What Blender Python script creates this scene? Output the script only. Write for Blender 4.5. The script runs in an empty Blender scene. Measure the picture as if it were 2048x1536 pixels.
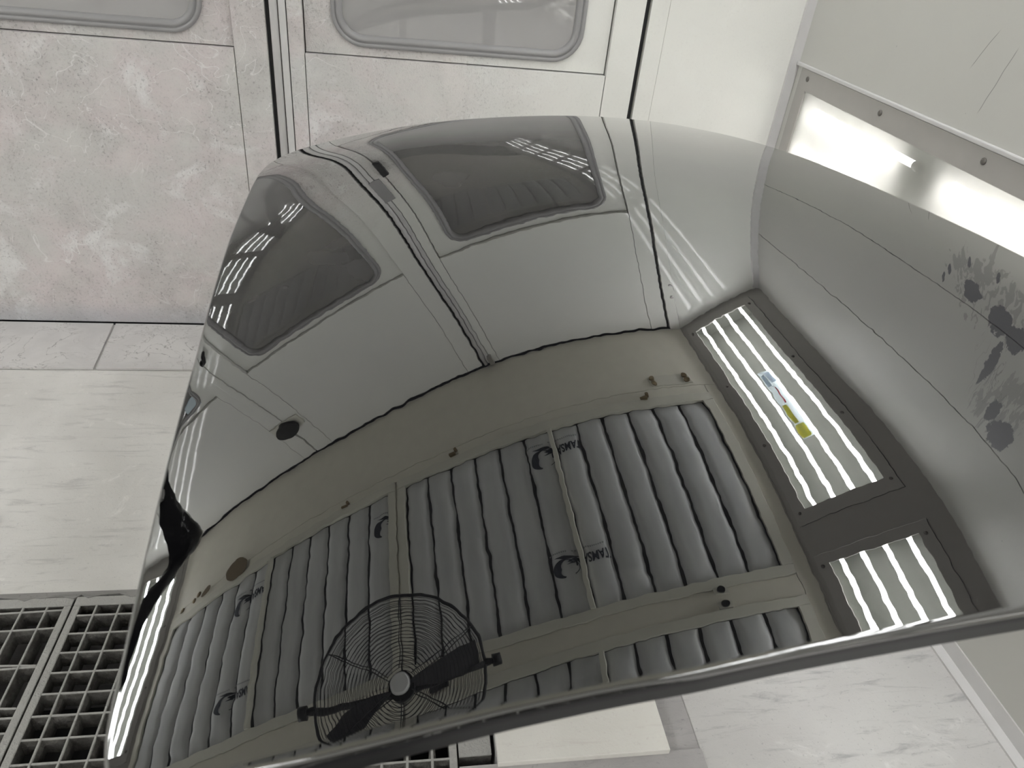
import bpy, bmesh, math, random
import numpy as np
from mathutils import Vector, Matrix
random.seed(4)
S = bpy.context.scene
C = S.collection
PI = math.pi

# ------------------------------------------------------------------ camera, world, exposure
def cam_axes(yaw, pitch, roll):
    f = Vector((math.sin(yaw)*math.cos(pitch), math.cos(yaw)*math.cos(pitch), -math.sin(pitch)))
    r = Vector((math.cos(yaw), -math.sin(yaw), 0))
    d = f.cross(r)
    return math.cos(roll)*r+math.sin(roll)*d, -math.sin(roll)*r+math.cos(roll)*d, f
CAM = Vector((-0.00105, -2.53082, 1.44894))
r_, d_, f_ = cam_axes(0.19055, 0.58423, -0.11230)
cd = bpy.data.cameras.new('camera'); cam = bpy.data.objects.new('camera', cd); C.objects.link(cam)
m3 = Matrix((r_, -d_, -f_)).transposed()
cam.matrix_world = Matrix.Translation(CAM) @ m3.to_4x4()
cd.sensor_width = 36; cd.lens = 36*1451.35/2048; cd.clip_start = .02
cd.dof.use_dof = True; cd.dof.focus_distance = 1.9; cd.dof.aperture_fstop = 7.0
S.camera = cam
S.view_settings.view_transform = 'Standard'; S.view_settings.look = 'None'
S.view_settings.gamma = 1; S.view_settings.use_curve_mapping = False
S.view_settings.exposure = 0.38
wd = bpy.data.worlds.new('world'); S.world = wd; wd.use_nodes = True
wd.node_tree.nodes['Background'].inputs[0].default_value = (.02, .02, .022, 1)
S.cycles.max_bounces = 9; S.cycles.diffuse_bounces = 4; S.cycles.transparent_max_bounces = 10
TUBE, TUBE_LOW = 40.0, 9.0          # radiance of the fluorescent tubes

# room (metres): door wall y=0, camera looks towards +y
W, WL, H, ZH, XE, XC = 1.354, -3.485, 3.012, 2.616, 0.862, -1.0656
YR = -9.3
HIPL = math.hypot(W-XE, H-ZH); EX, EZ = (XE-W)/HIPL, (H-ZH)/HIPL

# ------------------------------------------------------------------ helpers
class MB:
    """collects shapes in a bmesh and links them as one mesh object"""
    def __init__(s): s.bm = bmesh.new()
    def box(s, x0, x1, y0, y1, z0, z1, bev=0):
        vs = [s.bm.verts.new((x, y, z)) for x in (x0, x1) for y in (y0, y1) for z in (z0, z1)]
        fs = [(0, 1, 3, 2), (4, 6, 7, 5), (0, 4, 5, 1), (2, 3, 7, 6), (0, 2, 6, 4), (1, 5, 7, 3)]
        faces = [s.bm.faces.new([vs[i] for i in f]) for f in fs]
        if bev:
            es = list({e for f in faces for e in f.edges})
            bmesh.ops.bevel(s.bm, geom=es, offset=bev, segments=2, affect='EDGES', profile=.5)
        return s
    def cyl(s, p, q, r, n=12, r2=None, caps=True):
        p, q = Vector(p), Vector(q); d = (q-p).normalized()
        a = d.orthogonal().normalized(); b = d.cross(a); r2 = r if r2 is None else r2
        A = [s.bm.verts.new(p+(a*math.cos(2*PI*i/n)+b*math.sin(2*PI*i/n))*r) for i in range(n)]
        B = [s.bm.verts.new(q+(a*math.cos(2*PI*i/n)+b*math.sin(2*PI*i/n))*r2) for i in range(n)]
        for i in range(n):
            f = s.bm.faces.new((A[i], A[(i+1) % n], B[(i+1) % n], B[i])); f.smooth = True
        if caps: s.bm.faces.new(A[::-1]); s.bm.faces.new(B)
        return s
    def tube(s, pts, r, n=6, closed=False):
        pts = [Vector(p) for p in pts]; N = len(pts); rings = []
        up = None
        for i, p in enumerate(pts):
            t = (pts[(i+1) % N]-pts[i-1]) if closed else (pts[min(i+1, N-1)]-pts[max(i-1, 0)])
            t.normalize()
            if up is None: up = t.orthogonal().normalized()
            up = (up-t*up.dot(t)).normalized(); b = t.cross(up)
            rings.append([s.bm.verts.new(p+(up*math.cos(2*PI*k/n)+b*math.sin(2*PI*k/n))*r) for k in range(n)])
        for i in range(N if closed else N-1):
            A, B = rings[i], rings[(i+1) % N]
            for k in range(n):
                f = s.bm.faces.new((A[k], A[(k+1) % n], B[(k+1) % n], B[k])); f.smooth = True
        if not closed: s.bm.faces.new(rings[0][::-1]); s.bm.faces.new(rings[-1])
        return s
    def dome(s, c, nrm, r, h, n=12):
        c, nrm = Vector(c), Vector(nrm).normalized(); a = nrm.orthogonal().normalized(); b = nrm.cross(a)
        prev = None
        for rr, hh in ((r, 0), (r, h*.45), (r*.72, h*.85), (r*.3, h)):
            R = [s.bm.verts.new(c+(a*math.cos(2*PI*i/n)+b*math.sin(2*PI*i/n))*rr+nrm*hh) for i in range(n)]
            if prev:
                for i in range(n): s.bm.faces.new((prev[i], prev[(i+1) % n], R[(i+1) % n], R[i])).smooth = True
            prev = R
        s.bm.faces.new(prev)
        return s
    def poly(s, pts, d):
        """prism: polygon pts extruded by vector d"""
        d = Vector(d); A = [s.bm.verts.new(p) for p in pts]; B = [s.bm.verts.new(Vector(p)+d) for p in pts]
        n = len(A); s.bm.faces.new(A[::-1]); s.bm.faces.new(B)
        for i in range(n): s.bm.faces.new((A[i], A[(i+1) % n], B[(i+1) % n], B[i]))
        return s
    def ringplate(s, outer, inner, d):
        """plate between two loops of the same count, extruded by d"""
        d = Vector(d); n = len(outer)
        L = [[s.bm.verts.new(Vector(p)+o) for p in lp] for lp in (outer, inner) for o in (Vector(), d)]
        oa, ob, ia, ib = L
        for i in range(n):
            j = (i+1) % n
            for q in ((oa[i], oa[j], ia[j], ia[i]), (ob[j], ob[i], ib[i], ib[j]), (oa[j], oa[i], ob[i], ob[j]), (ia[i], ia[j], ib[j], ib[i])):
                s.bm.faces.new(q)
        return s
    def mesh(s, name, mat):
        bmesh.ops.recalc_face_normals(s.bm, faces=s.bm.faces)
        me = bpy.data.meshes.new(name); s.bm.to_mesh(me); s.bm.free(); me.materials.append(mat); return me
    def build(s, name, mat, parent=None):
        return place(name, s.mesh(name, mat), parent)

def place(name, me, parent=None):
    o = bpy.data.objects.new(name, me); C.objects.link(o)
    if parent is not None:
        o.parent = parent
        if 'base' in parent: o.matrix_parent_inverse = Matrix.Translation(-Vector(parent['base']))
    return o
def thing(name, loc=(0, 0, 0), label=None, cat=None, group=None, local=False):
    o = bpy.data.objects.new(name, None); C.objects.link(o); o.location = loc; o.empty_display_size = .05
    if not local: o['base'] = loc
    return tag(o, label, cat, group)
def tag(o, label=None, cat=None, group=None):
    if label: o['label'] = label
    if cat: o['category'] = cat
    if group: o['group'] = group
    return o
def struct(o): o['kind'] = 'structure'; return o
def copy_tree(o, parent=None):
    c = o.copy(); C.objects.link(c)
    if parent: c.parent = parent
    for ch in o.children: copy_tree(ch, c)
    return c
def rrect(x0, x1, z0, z1, r, n=8):
    out = []
    for cx, cz, a0 in ((x1-r, z1-r, 0), (x0+r, z1-r, 90), (x0+r, z0+r, 180), (x1-r, z0+r, 270)):
        for k in range(n+1):
            a = math.radians(a0+90*k/n); out.append((cx+r*math.cos(a), cz+r*math.sin(a)))
    return out
def srect(x0, x1, z0, z1, n=8):
    """square loop with as many points as rrect, corners doubled up along the sides"""
    out = []
    P = [(x1, z0), (x1, z1), (x0, z1), (x0, z0)]
    for i in range(4):
        a, b, c = P[i], P[(i+1) % 4], P[(i+2) % 4]
        for k in range(n+1):
            t = k/n-.5
            e = a if t < 0 else c
            w = abs(t)*.5
            out.append((b[0]+(e[0]-b[0])*w, b[1]+(e[1]-b[1])*w))
    return out

# ------------------------------------------------------------------ materials
class NT:
    def __init__(s, name):
        s.m = bpy.data.materials.new(name); s.m.use_nodes = True; s.t = s.m.node_tree
        s.p = s.t.nodes['Principled BSDF']; s.out = s.t.nodes['Material Output']; s._g = None
    def n(s, ty, **k):
        o = s.t.nodes.new(ty)
        for a, v in k.items(): setattr(o, a, v)
        return o
    def l(s, a, b): s.t.links.new(a, b)
    def put(s, sock, v):
        if hasattr(v, 'is_output') : s.l(v, sock)
        else: sock.default_value = v
    def pos(s):
        if s._g is None: s._g = s.n('ShaderNodeNewGeometry')
        return s._g.outputs['Position']
    def xyz(s):
        q = s.n('ShaderNodeSeparateXYZ'); s.l(s.pos(), q.inputs[0]); return q.outputs
    def math(s, op, a, b=0.0, c=None, clamp=False):
        q = s.n('ShaderNodeMath', operation=op, use_clamp=clamp); s.put(q.inputs[0], a); s.put(q.inputs[1], b)
        if c is not None: s.put(q.inputs[2], c)
        return q.outputs[0]
    def scale(s, v, k):
        q = s.n('ShaderNodeVectorMath', operation='MULTIPLY'); s.l(v, q.inputs[0]); q.inputs[1].default_value = k; return q.outputs[0]
    def noise(s, sc, det=4, rough=.55, dist=0, vec=None, col=False):
        q = s.n('ShaderNodeTexNoise'); q.inputs['Scale'].default_value = sc; q.inputs['Detail'].default_value = det
        q.inputs['Roughness'].default_value = rough; q.inputs['Distortion'].default_value = dist
        s.l(vec if vec is not None else s.pos(), q.inputs['Vector']); return q.outputs['Color' if col else 'Fac']
    def ramp(s, f, a, b, lo=0., hi=1.):
        q = s.n('ShaderNodeMapRange'); q.interpolation_type = 'SMOOTHSTEP'; q.clamp = True; s.put(q.inputs[0], f)
        for i, v in zip((1, 2, 3, 4), (a, b, lo, hi)): q.inputs[i].default_value = v
        return q.outputs[0]
    def mix(s, f, a, b, mode='MIX'):
        q = s.n('ShaderNodeMix', data_type='RGBA', blend_type=mode); s.put(q.inputs[0], f)
        for i, v in ((6, a), (7, b)): s.put(q.inputs[i], v if hasattr(v, 'is_output') else (*v, 1))
        return q.outputs[2]
    def bump(s, h, st=.3, d=.002):
        q = s.n('ShaderNodeBump'); s.l(h, q.inputs['Height']); q.inputs['Strength'].default_value = st; q.inputs['Distance'].default_value = d
        s.l(q.outputs[0], s.p.inputs['Normal'])
    def set(s, col=None, rough=None, **k):
        if col is not None: s.put(s.p.inputs['Base Color'], col if hasattr(col, 'is_output') else (*col, 1))
        if rough is not None: s.put(s.p.inputs['Roughness'], rough)
        for a, v in k.items(): s.put(s.p.inputs[a.replace('_', ' ')], v)
        return s.m
def plain(name, col, rough=.5, metal=0., var=.06):
    t = NT(name); f = t.noise(14, 3)
    c = t.mix(f, tuple(q*(1-var) for q in col), tuple(min(1, q*(1+var)) for q in col))
    return t.set(c, rough, Metallic=metal)

def wall_mat(name, base, dusty, rgh=.45):
    t = NT(name); x, y, z = t.xyz()
    n1, n2 = t.noise(1.6, 5, .6, .4), t.noise(5.5, 6, .65, .5)
    col = t.mix(t.ramp(n1, .35, .7), base, tuple(q*.965 for q in base))
    if dusty:
        # overspray dust gathers low on the doors, thickest at the left
        n3, n4 = t.noise(120, 4, .65), t.noise(240, 2, .6)
        low = t.ramp(t.math('ADD', z, t.math('MULTIPLY', n1, .5)), 1.35, 2.1, 1, 0)
        low = t.math('MULTIPLY', low, t.ramp(x, -.25, .75, 1, .10))
        n5 = t.noise(2.4, 4, .6, .3, t.scale(t.pos(), (1, 1, 1.3)))
        dust = t.mix(t.ramp(n5, .38, .62), (.60, .585, .575), (.66, .595, .60))
        grit = t.ramp(t.noise(3.2, 5, .65, .4), .46, .66)
        dust = t.mix(t.math('MULTIPLY', grit, .5), dust, (.44, .42, .415))
        dust = t.mix(t.ramp(n2, .52, .70, 0, .85), dust, (.80, .79, .79))
        dust = t.mix(t.ramp(t.noise(1.1, 3, .5), .52, .66, 0, .7), dust, (.72, .735, .775))
        col = t.mix(t.math('MULTIPLY', low, t.ramp(n2, .25, .6, .7, 1)), col, dust)
        sc = t.noise(6, 2, .5, 1.6); line = t.ramp(t.math('ABSOLUTE', t.math('SUBTRACT', sc, .5)), 0, .009, 1, 0)
        col = t.mix(t.math('MULTIPLY', t.math('MULTIPLY', line, low), t.ramp(n1, .44, .56, .1, .7)), col, (.82, .80, .80))
        speck = t.math('MULTIPLY', t.ramp(n3, .53, .68), t.math('ADD', t.ramp(n2, .40, .58, .12, .5), t.math('MULTIPLY', grit, .5)), clamp=True)
        col = t.mix(t.math('MULTIPLY', t.math('MULTIPLY', speck, low), .8), col, (.20, .185, .185))
        kick = t.ramp(z, .02, .11, .55, 0)
        col = t.mix(kick, col, (.40, .41, .45))
        t.bump(t.math('MULTIPLY', t.math('ADD', n3, n4), low), .5, .004)
        rough = t.math('ADD', t.math('MULTIPLY', low, .38), .05, clamp=True)
    else:
        rough = rgh
    return t.set(col, rough, IOR=1.42), t
M = {}
WHITE = (.81, .81, .775)
M['door'], _ = wall_mat('dusty_white_door_paint', WHITE, True)
M['wall'], _ = wall_mat('white_wall_paint', (.77, .77, .735), False)
M['ceil'] = plain('cream_ceiling_paint', (.80, .775, .68), .35)
M['frame'] = plain('cream_frame_paint', (.72, .71, .63), .4)
M['hip'] = plain('hip_panel_paint', (.37, .355, .335), .35)
M['cover'] = plain('fixture_cover_paint', (.41, .395, .375), .35)
M['tray'] = plain('grey_reflector_enamel', (.085, .088, .074), .6)
M['trim'] = plain('grey_trim_paint', (.62, .61, .61), .35)
M['dark'] = plain('black_rubber', (.02, .02, .022), .5)
M['gasket'] = plain('dusty_grey_rubber', (.30, .295, .30), .4)
M['steel'] = plain('dull_steel', (.45, .44, .43), .35, .8)
M['screw'] = plain('dark_screw_steel', (.16, .15, .14), .4, .6)
M['brass'] = plain('tarnished_brass', (.22, .17, .10), .4, .6)
M['brown'] = plain('brown_card_tag', (.16, .12, .07), .7)
M['black'] = plain('black_plastic', (.012, .012, .013), .35)
M['wire'] = plain('black_wire', (.03, .03, .034), .5)
M['blade'] = plain('grey_fan_blade', (.10, .10, .105), .5)
M['hub'] = plain('pale_fan_hub', (.80, .81, .81), .4)
M['sticker'] = plain('pale_blue_sticker', (.50, .60, .66), .5)
def film(name, col, k=.75):
    t = NT(name); t.t.nodes.remove(t.p); a = t.n('ShaderNodeBsdfTranslucent'); a.inputs[0].default_value = (*col, 1)
    b = t.n('ShaderNodeBsdfTransparent'); b.inputs[0].default_value = (*col, 1); m = t.n('ShaderNodeMixShader'); m.inputs[0].default_value = k
    t.l(b.outputs[0], m.inputs[1]); t.l(a.outputs[0], m.inputs[2]); t.l(m.outputs[0], t.out.inputs[0]); return t.m
M['ink'] = plain('blue_black_ink', (.035, .04, .055), .7)
M['inkgrey'] = plain('faded_grey_ink', (.30, .31, .32), .7)
M['labelwhite'] = film('white_label_film', (.85, .90, .92), .35)
M['yellow'] = film('olive_yellow_print', (.60, .56, .22))
M['labelred'] = film('red_label_print', (.45, .08, .10))
M['labelgrey'] = film('grey_label_print', (.55, .58, .62))
M['pit'] = plain('black_pit_concrete', (.03, .03, .03), .9)

def fabric():
    t = NT('grey_filter_fabric'); v = t.scale(t.pos(), (6, 1.2, 6)); n = t.noise(2, 3, .6, 0, v); f = t.noise(420, 2)
    t.bump(f, .15, .001); return t.set(t.mix(t.ramp(n, .3, .7), (.62, .63, .64), (.72, .73, .73)), .9)
M['fabric'] = fabric()

def concrete(name, a, b, dark, k=1.):
    t = NT(name); n1, n2, n3 = t.noise(2.2, 6, .6, .6), t.noise(7, 7, .65, 1.2), t.noise(120, 4, .7)
    c = t.mix(t.ramp(n1, .3, .7), a, b)
    v = t.scale(t.pos(), (1, 6, 1)); st = t.noise(6, 5, .7, .5, v)
    c = t.mix(t.math('MULTIPLY', t.ramp(st, .52, .72), .55*k), c, dark)
    c = t.mix(t.math('MULTIPLY', t.ramp(n2, .6, .75), .5*k), c, tuple(min(1, q*1.3) for q in b))
    c = t.mix(t.math('MULTIPLY', t.ramp(n3, .60, .70), .5*k), c, dark)
    t.bump(t.math('ADD', n3, t.math('MULTIPLY', n2, 2)), .25, .003)
    return t.set(c, .6)
M['floor'] = concrete('grey_concrete', (.60, .585, .565), (.70, .685, .665), (.38, .37, .37))
M['floor2'] = concrete('stained_concrete', (.545, .53, .525), (.63, .62, .61), (.31, .31, .32), 1.3)
M['plate'] = concrete('dusty_plate_paint', (.76, .74, .70), (.82, .80, .76), (.60, .53, .52), .6)
M['dust'] = concrete('thick_grey_dust', (.38, .365, .365), (.48, .465, .465), (.22, .21, .215))
M['edge'] = concrete('crumbled_concrete_edge', (.20, .195, .19), (.30, .29, .285), (.09, .09, .09))
def flaky():
    t = NT('flaked_grey_paint'); n1, n2 = t.noise(3, 5, .6, .8), t.noise(9, 6, .7, 1.5)
    crack = t.ramp(t.math('ABSOLUTE', t.math('SUBTRACT', t.noise(7, 4, .6, 1.8), .5)), 0, .012, 1, 0)
    c = t.mix(t.ramp(n1, .35, .65), (.54, .525, .525), (.63, .615, .61))
    c = t.mix(t.math('MULTIPLY', crack, t.ramp(n1, .44, .54, 0, .8)), c, (.25, .24, .24))
    t.bump(t.math('SUBTRACT', n2, t.math('MULTIPLY', crack, .5)), .4, .004)
    return t.set(c, .55)
M['strip'] = flaky()
def grating():
    t = NT('dust_caked_grating'); x, y, z = t.xyz(); n1, n2 = t.noise(30, 5, .7), t.noise(150, 4, .7)
    c = t.mix(t.ramp(n1, .3, .7), (.055, .05, .045), (.15, .145, .135))
    c = t.mix(t.ramp(n2, .55, .7), c, (.10, .09, .08))
    c = t.mix(t.ramp(z, -.0035, -.0012), c, (.45, .445, .43))
    t.bump(t.math('ADD', n1, n2), .9, .006); return t.set(c, .85)
M['grate'] = grating()

def hoodpaint():
    t = NT('wet_black_clearcoat')
    g = t.n('ShaderNodeNewGeometry'); w = t.noise(80, 1.2, .5, 0, col=True); w2 = t.noise(26, 1, .5, 0, col=True)
    def off(c, k):
        a = t.n('ShaderNodeVectorMath', operation='SUBTRACT'); t.l(c, a.inputs[0]); a.inputs[1].default_value = (.5, .5, .5)
        b = t.n('ShaderNodeVectorMath', operation='SCALE'); t.l(a.outputs[0], b.inputs[0]); b.inputs['Scale'].default_value = k; return b.outputs[0]
    s1 = t.n('ShaderNodeVectorMath', operation='ADD'); t.l(g.outputs['Normal'], s1.inputs[0]); t.l(off(w, .0052), s1.inputs[1])
    s2 = t.n('ShaderNodeVectorMath', operation='ADD'); t.l(s1.outputs[0], s2.inputs[0]); t.l(off(w2, .002), s2.inputs[1])
    nn = t.n('ShaderNodeVectorMath', operation='NORMALIZE'); t.l(s2.outputs[0], nn.inputs[0])
    t.l(nn.outputs[0], t.p.inputs['Normal'])
    return t.set((.0035, .0035, .004), 0.0, IOR=HOOD_IOR, Coat_Weight=1.0, Coat_Roughness=0.0, Coat_IOR=1.55, Coat_Normal=nn.outputs[0])
HOOD_IOR = 2.2
M['hood'] = hoodpaint()
M['partblack'] = plain('gloss_black_plastic', (.002, .002, .002), .05)
M['partblack'].node_tree.nodes['Principled BSDF'].inputs['Specular IOR Level'].default_value = .12
M['under'] = plain('satin_black_underside', (.012, .012, .014), .5)
M['under'].node_tree.nodes['Principled BSDF'].inputs['Specular IOR Level'].default_value = .3

def glass(name, dust, dustcol, rough=.02, grad=None, trans=False, refl=.85, base=.045):
    """thin pane: clear film that mirrors by Fresnel, under a film of overspray dust"""
    t = NT(name); t.t.nodes.remove(t.p)
    tr = t.n('ShaderNodeBsdfTransparent'); tr.inputs[0].default_value = (.92, .93, .90, 1)
    gl = t.n('ShaderNodeBsdfGlossy'); gl.inputs['Roughness'].default_value = rough
    lw = t.n('ShaderNodeLayerWeight'); lw.inputs[0].default_value = .5
    fr = t.math('MULTIPLY_ADD', t.math('POWER', lw.outputs['Facing'], 5.0), refl, base)
    m = t.n('ShaderNodeMixShader'); df = t.n('ShaderNodeBsdfTranslucent' if trans else 'ShaderNodeBsdfDiffuse'); df.inputs[0].default_value = (*dustcol, 1)
    n = t.noise(2.2, 3, .55, .3); k = t.ramp(n, .3, .7, dust*.75, min(1, dust*1.25))
    if grad:
        z = t.xyz()[2]; k = t.math('MAXIMUM', k, t.math('MULTIPLY', t.ramp(z, grad[0], grad[1], 1, 0), t.ramp(n, .2, .6, .8, .95)))
    d = t.n('ShaderNodeMixShader'); t.put(d.inputs[0], k); t.l(tr.outputs[0], d.inputs[1]); t.l(df.outputs[0], d.inputs[2])
    t.l(fr, m.inputs[0]); t.l(d.outputs[0], m.inputs[1]); t.l(gl.outputs[0], m.inputs[2])
    t.l(m.outputs[0], t.out.inputs[0]); return t.m
M['pane'] = glass('dusty_window_glass', .40, (.42, .41, .41), .0, (1.08, 1.5), base=.11)
M['lens'] = glass('clear_fixture_glass', .0, (.7, .7, .65))
M['lensdust'] = glass('frosted_fixture_glass', .5, (.80, .79, .75), .1, None, True)
def emit(name, col, k):
    t = NT(name); t.t.nodes.remove(t.p); e = t.n('ShaderNodeEmission'); e.inputs[0].default_value = (*col, 1); e.inputs[1].default_value = k
    t.l(e.outputs[0], t.out.inputs[0]); return t.m
M['tube'] = emit('lit_fluorescent_tube', (1.0, .985, 1.05), TUBE)
M['tubelow'] = emit('lit_short_tube', (1.0, .985, 1.0), TUBE_LOW)

def right_wall():
    m, t = wall_mat('spattered_white_wall_paint', (.57, .565, .535), False)
    x, y, z = t.xyz(); base = t.p.inputs['Base Color'].links[0].from_socket
    def ell(cy, cz, ry, rz):
        a = t.math('DIVIDE', t.math('SUBTRACT', y, cy), ry); b = t.math('DIVIDE', t.math('SUBTRACT', z, cz), rz)
        return t.ramp(t.math('ADD', t.math('MULTIPLY', a, a), t.math('MULTIPLY', b, b)), 0, 1, 1, 0)
    wob = t.noise(38, 4, .7)
    # solid splashes with ragged edges
    sp = None
    for cy, cz, ry, rz in SPLASH:
        e = ell(cy, cz, ry, rz); sp = e if sp is None else t.math('MAXIMUM', sp, e)
    a = t.ramp(t.math('ADD', t.math('MULTIPLY', sp, .75), t.math('MULTIPLY', t.math('ADD', wob, t.noise(5, 4, .65, .5, t.scale(t.pos(), (1, 12, 4)))), .9)), 1.20, 1.25)
    # thin runs and drops scattered round them
    v = t.scale(t.pos(), (1, 26, 5)); run = t.noise(1.9, 4, .55, .9, v)
    mask = t.math('MAXIMUM', ell(-1.20, 1.50, .30, .50), ell(-1.42, 1.95, .24, .34))
    b = t.math('MULTIPLY', t.ramp(t.math('MULTIPLY', run, mask), .475, .50), .55)
    col = t.mix(b, base, (.30, .295, .29))
    v2 = t.scale(t.pos(), (1, 5, 1.1)); ln = t.noise(2.6, 3, .5, 1.2, v2)
    c = t.math('MULTIPLY', t.ramp(t.math('ABSOLUTE', t.math('SUBTRACT', ln, .5)), .0, .012, 1, 0), ell(-1.38, 1.88, .20, .26))
    col = t.mix(t.math('MULTIPLY', c, .6), col, (.26, .255, .25))
    # long scratches above the wall light
    w = t.math('ADD', y, t.math('MULTIPLY', t.noise(7, 2), .03))
    for cy, z0, z1, sl in ((-.845, 1.215, 1.315, .45), (-.925, 1.13, 1.29, .30)):
        d = t.math('ABSOLUTE', t.math('SUBTRACT', t.math('ADD', w, t.math('MULTIPLY', t.math('SUBTRACT', z, (z0+z1)/2), sl)), cy+.015))
        k = t.math('MULTIPLY', t.ramp(d, .0006, .0018, 1, 0), t.math('MULTIPLY', t.ramp(z, z0, z0+.02), t.ramp(z, z1-.02, z1, 1, 0)))
        col = t.mix(t.math('MULTIPLY', k, .75), col, (.2, .19, .19))
    t.l(t.mix(a, col, (.19, .19, .205)), t.p.inputs['Base Color'])
    return m
SPLASH = [(-1.145, 1.57, .045, .10), (-1.265, 1.63, .055, .12), (-1.335, 1.66, .05, .10), (-1.475, 2.06, .07, .10), (-1.30, 1.84, .025, .16), (-1.40, 2.0, .03, .08), (-1.05, 1.52, .009, .055), (-1.03, 1.60, .007, .05), (-1.22, 1.36, .008, .07), (-1.12, 1.38, .008, .06)]
M['rwall'] = right_wall()

# ------------------------------------------------------------------ setting: shell
wr = struct(thing('wall_right'))
ZS = [(0.0, .575), (1.075, 1.6700), (1.6746, 2.1370), (2.1416, ZH)]
def bowed(x, sgn, y0, y1, z0, z1, bow):
    m = MB(); n = 1; rows = []
    for i in range(n+1):
        z = z0+(z1-z0)*i/n; t = 2*i/n-1; d = bow*(1-t*t)
        rows.append([m.bm.verts.new((x-sgn*d, y, z)) for y in (y0, y1)])
    for i in range(n): m.bm.faces.new((rows[i][0], rows[i][1], rows[i+1][1], rows[i+1][0]))
    e = [m.bm.verts.new((x+sgn*.03, y, z)) for z in (z0, z1) for y in (y0, y1)]
    m.bm.faces.new((rows[0][1], rows[0][0], e[0], e[1])); m.bm.faces.new((rows[n][0], rows[n][1], e[3], e[2]))
    return m
for z0, z1 in ZS:
    bowed(W, 1, YR, 0, z0, z1, 0).build('panel', M['rwall'], wr)
    if z0 > 1: MB().box(W+.0015, W+.02, YR, -.013, z1-.0002, z1+.0048).build('seam_backing', M['dark'], wr)
MB().box(W+.001, W+.03, -.045, 0, .575, 1.075).build('panel', M['rwall'], wr)
MB().box(W+.001, W+.03, YR, -5.50, .575, 1.075).build('panel', M['rwall'], wr)
wl = struct(thing('wall_left'))
for z0, z1 in ZS: bowed(WL, -1, YR, 0, z0, z1, 0).build('panel', M['wall'], wl)
MB().box(WL-.03, WL-.001, -.045, 0, .575, 1.075).build('panel', M['wall'], wl)
MB().box(WL-.03, WL-.001, YR, -5.50, .575, 1.075).build('panel', M['wall'], wl)
struct(MB().box(WL, W, YR-.05, YR, 0, H+.2).build('wall_rear', M['wall']))

# corner post and the angle trims of the right wall
struct(MB().box(W-.032, W, -.012, 0, 0, ZH).build('trim_1', M['trim']))
struct(MB().box(W-.010, W, YR, -.012, 1.076, 1.088, .003).build('trim_2', M['trim']))
bb = MB(); bb.poly([(W-.03, YR, 0), (W, YR, 0), (W, YR, .05), (W-.004, YR, .05), (W-.008, YR, .012), (W-.03, YR, .006)], (0, -YR, 0))
struct(bb.build('baseboard_right', M['trim']))

# ceiling: soffit by the doors, strips round the filter frames, plain panels further back
ce = struct(thing('ceiling', (0, 0, H)))
XL = 2*XC-XE
F1 = (-1.036, .798); F2 = (-2.985, -1.0492)
ROWS = [(-1.600, -.512), (-2.797, -1.709)]
def ceil(x0, x1, y0, y1): MB().box(x0, x1, y0, y1, H, H+.04).build('ceiling_panel', M['ceil'], ce)
ceil(XL, XE, -.449, 0)
ceil(F2[0], F1[1], -.510, -.451)
ceil(XL, F2[0]-.002, -2.80, -.451); ceil(F1[1]+.002, XE, -2.80, -.451)
ceil(F2[0], F1[1], -1.707, -1.602); ceil(F2[0], F1[1], -2.80, -2.799)
ceil(F2[1]+.001, F1[0]-.001, -2.80, -.512)
for k in range(3): ceil(XL, XE, -2.802-1.26*(k+1)+.002, -2.802-1.26*k)
MB().box(XL-.3, XE+.3, YR, .05, H+.25, H+.3).build('plenum_lid', M['dark'], ce)

# hip panels carry the upper light fixtures
P0 = .030; PITCH = 1.508; NF = 6
def hip(side):
    o = struct(thing('trim_8' if side > 0 else 'trim_9'))
    x0 = W if side > 0 else WL
    def pt(s, y, d): # d = depth behind the plane
        return (x0+side*(EX*s)+side*EZ*d, y, ZH+EZ*s-EX*d)
    def strip(s0, s1, y0, y1):
        m = MB(); q = [pt(s0, y0, 0), pt(s1, y0, 0), pt(s1, y0, .02), pt(s0, y0, .02)]
        m.poly(q, (0, y1-y0, 0)); m.build('hip_panel', M['hip'], o)
    strip(-.0, .092, YR, 0); strip(.598, HIPL+.01, YR, 0)
    strip(.092, .598, -P0, 0)
    for k in range(NF):
        a = -P0-PITCH*k-1.349; b = -P0-PITCH*(k+1) if k < NF-1 else YR
        strip(.092, .598, b, a)
    return o
hip(1); hip(-1)
struct(MB().poly([(XE, 0, H), (XE+.03, 0, H), (XE+.03, 0, H-.004), (XE+.005, 0, H-.006)], (0, YR, 0)).build('trim_3', M['hip']))

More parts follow.
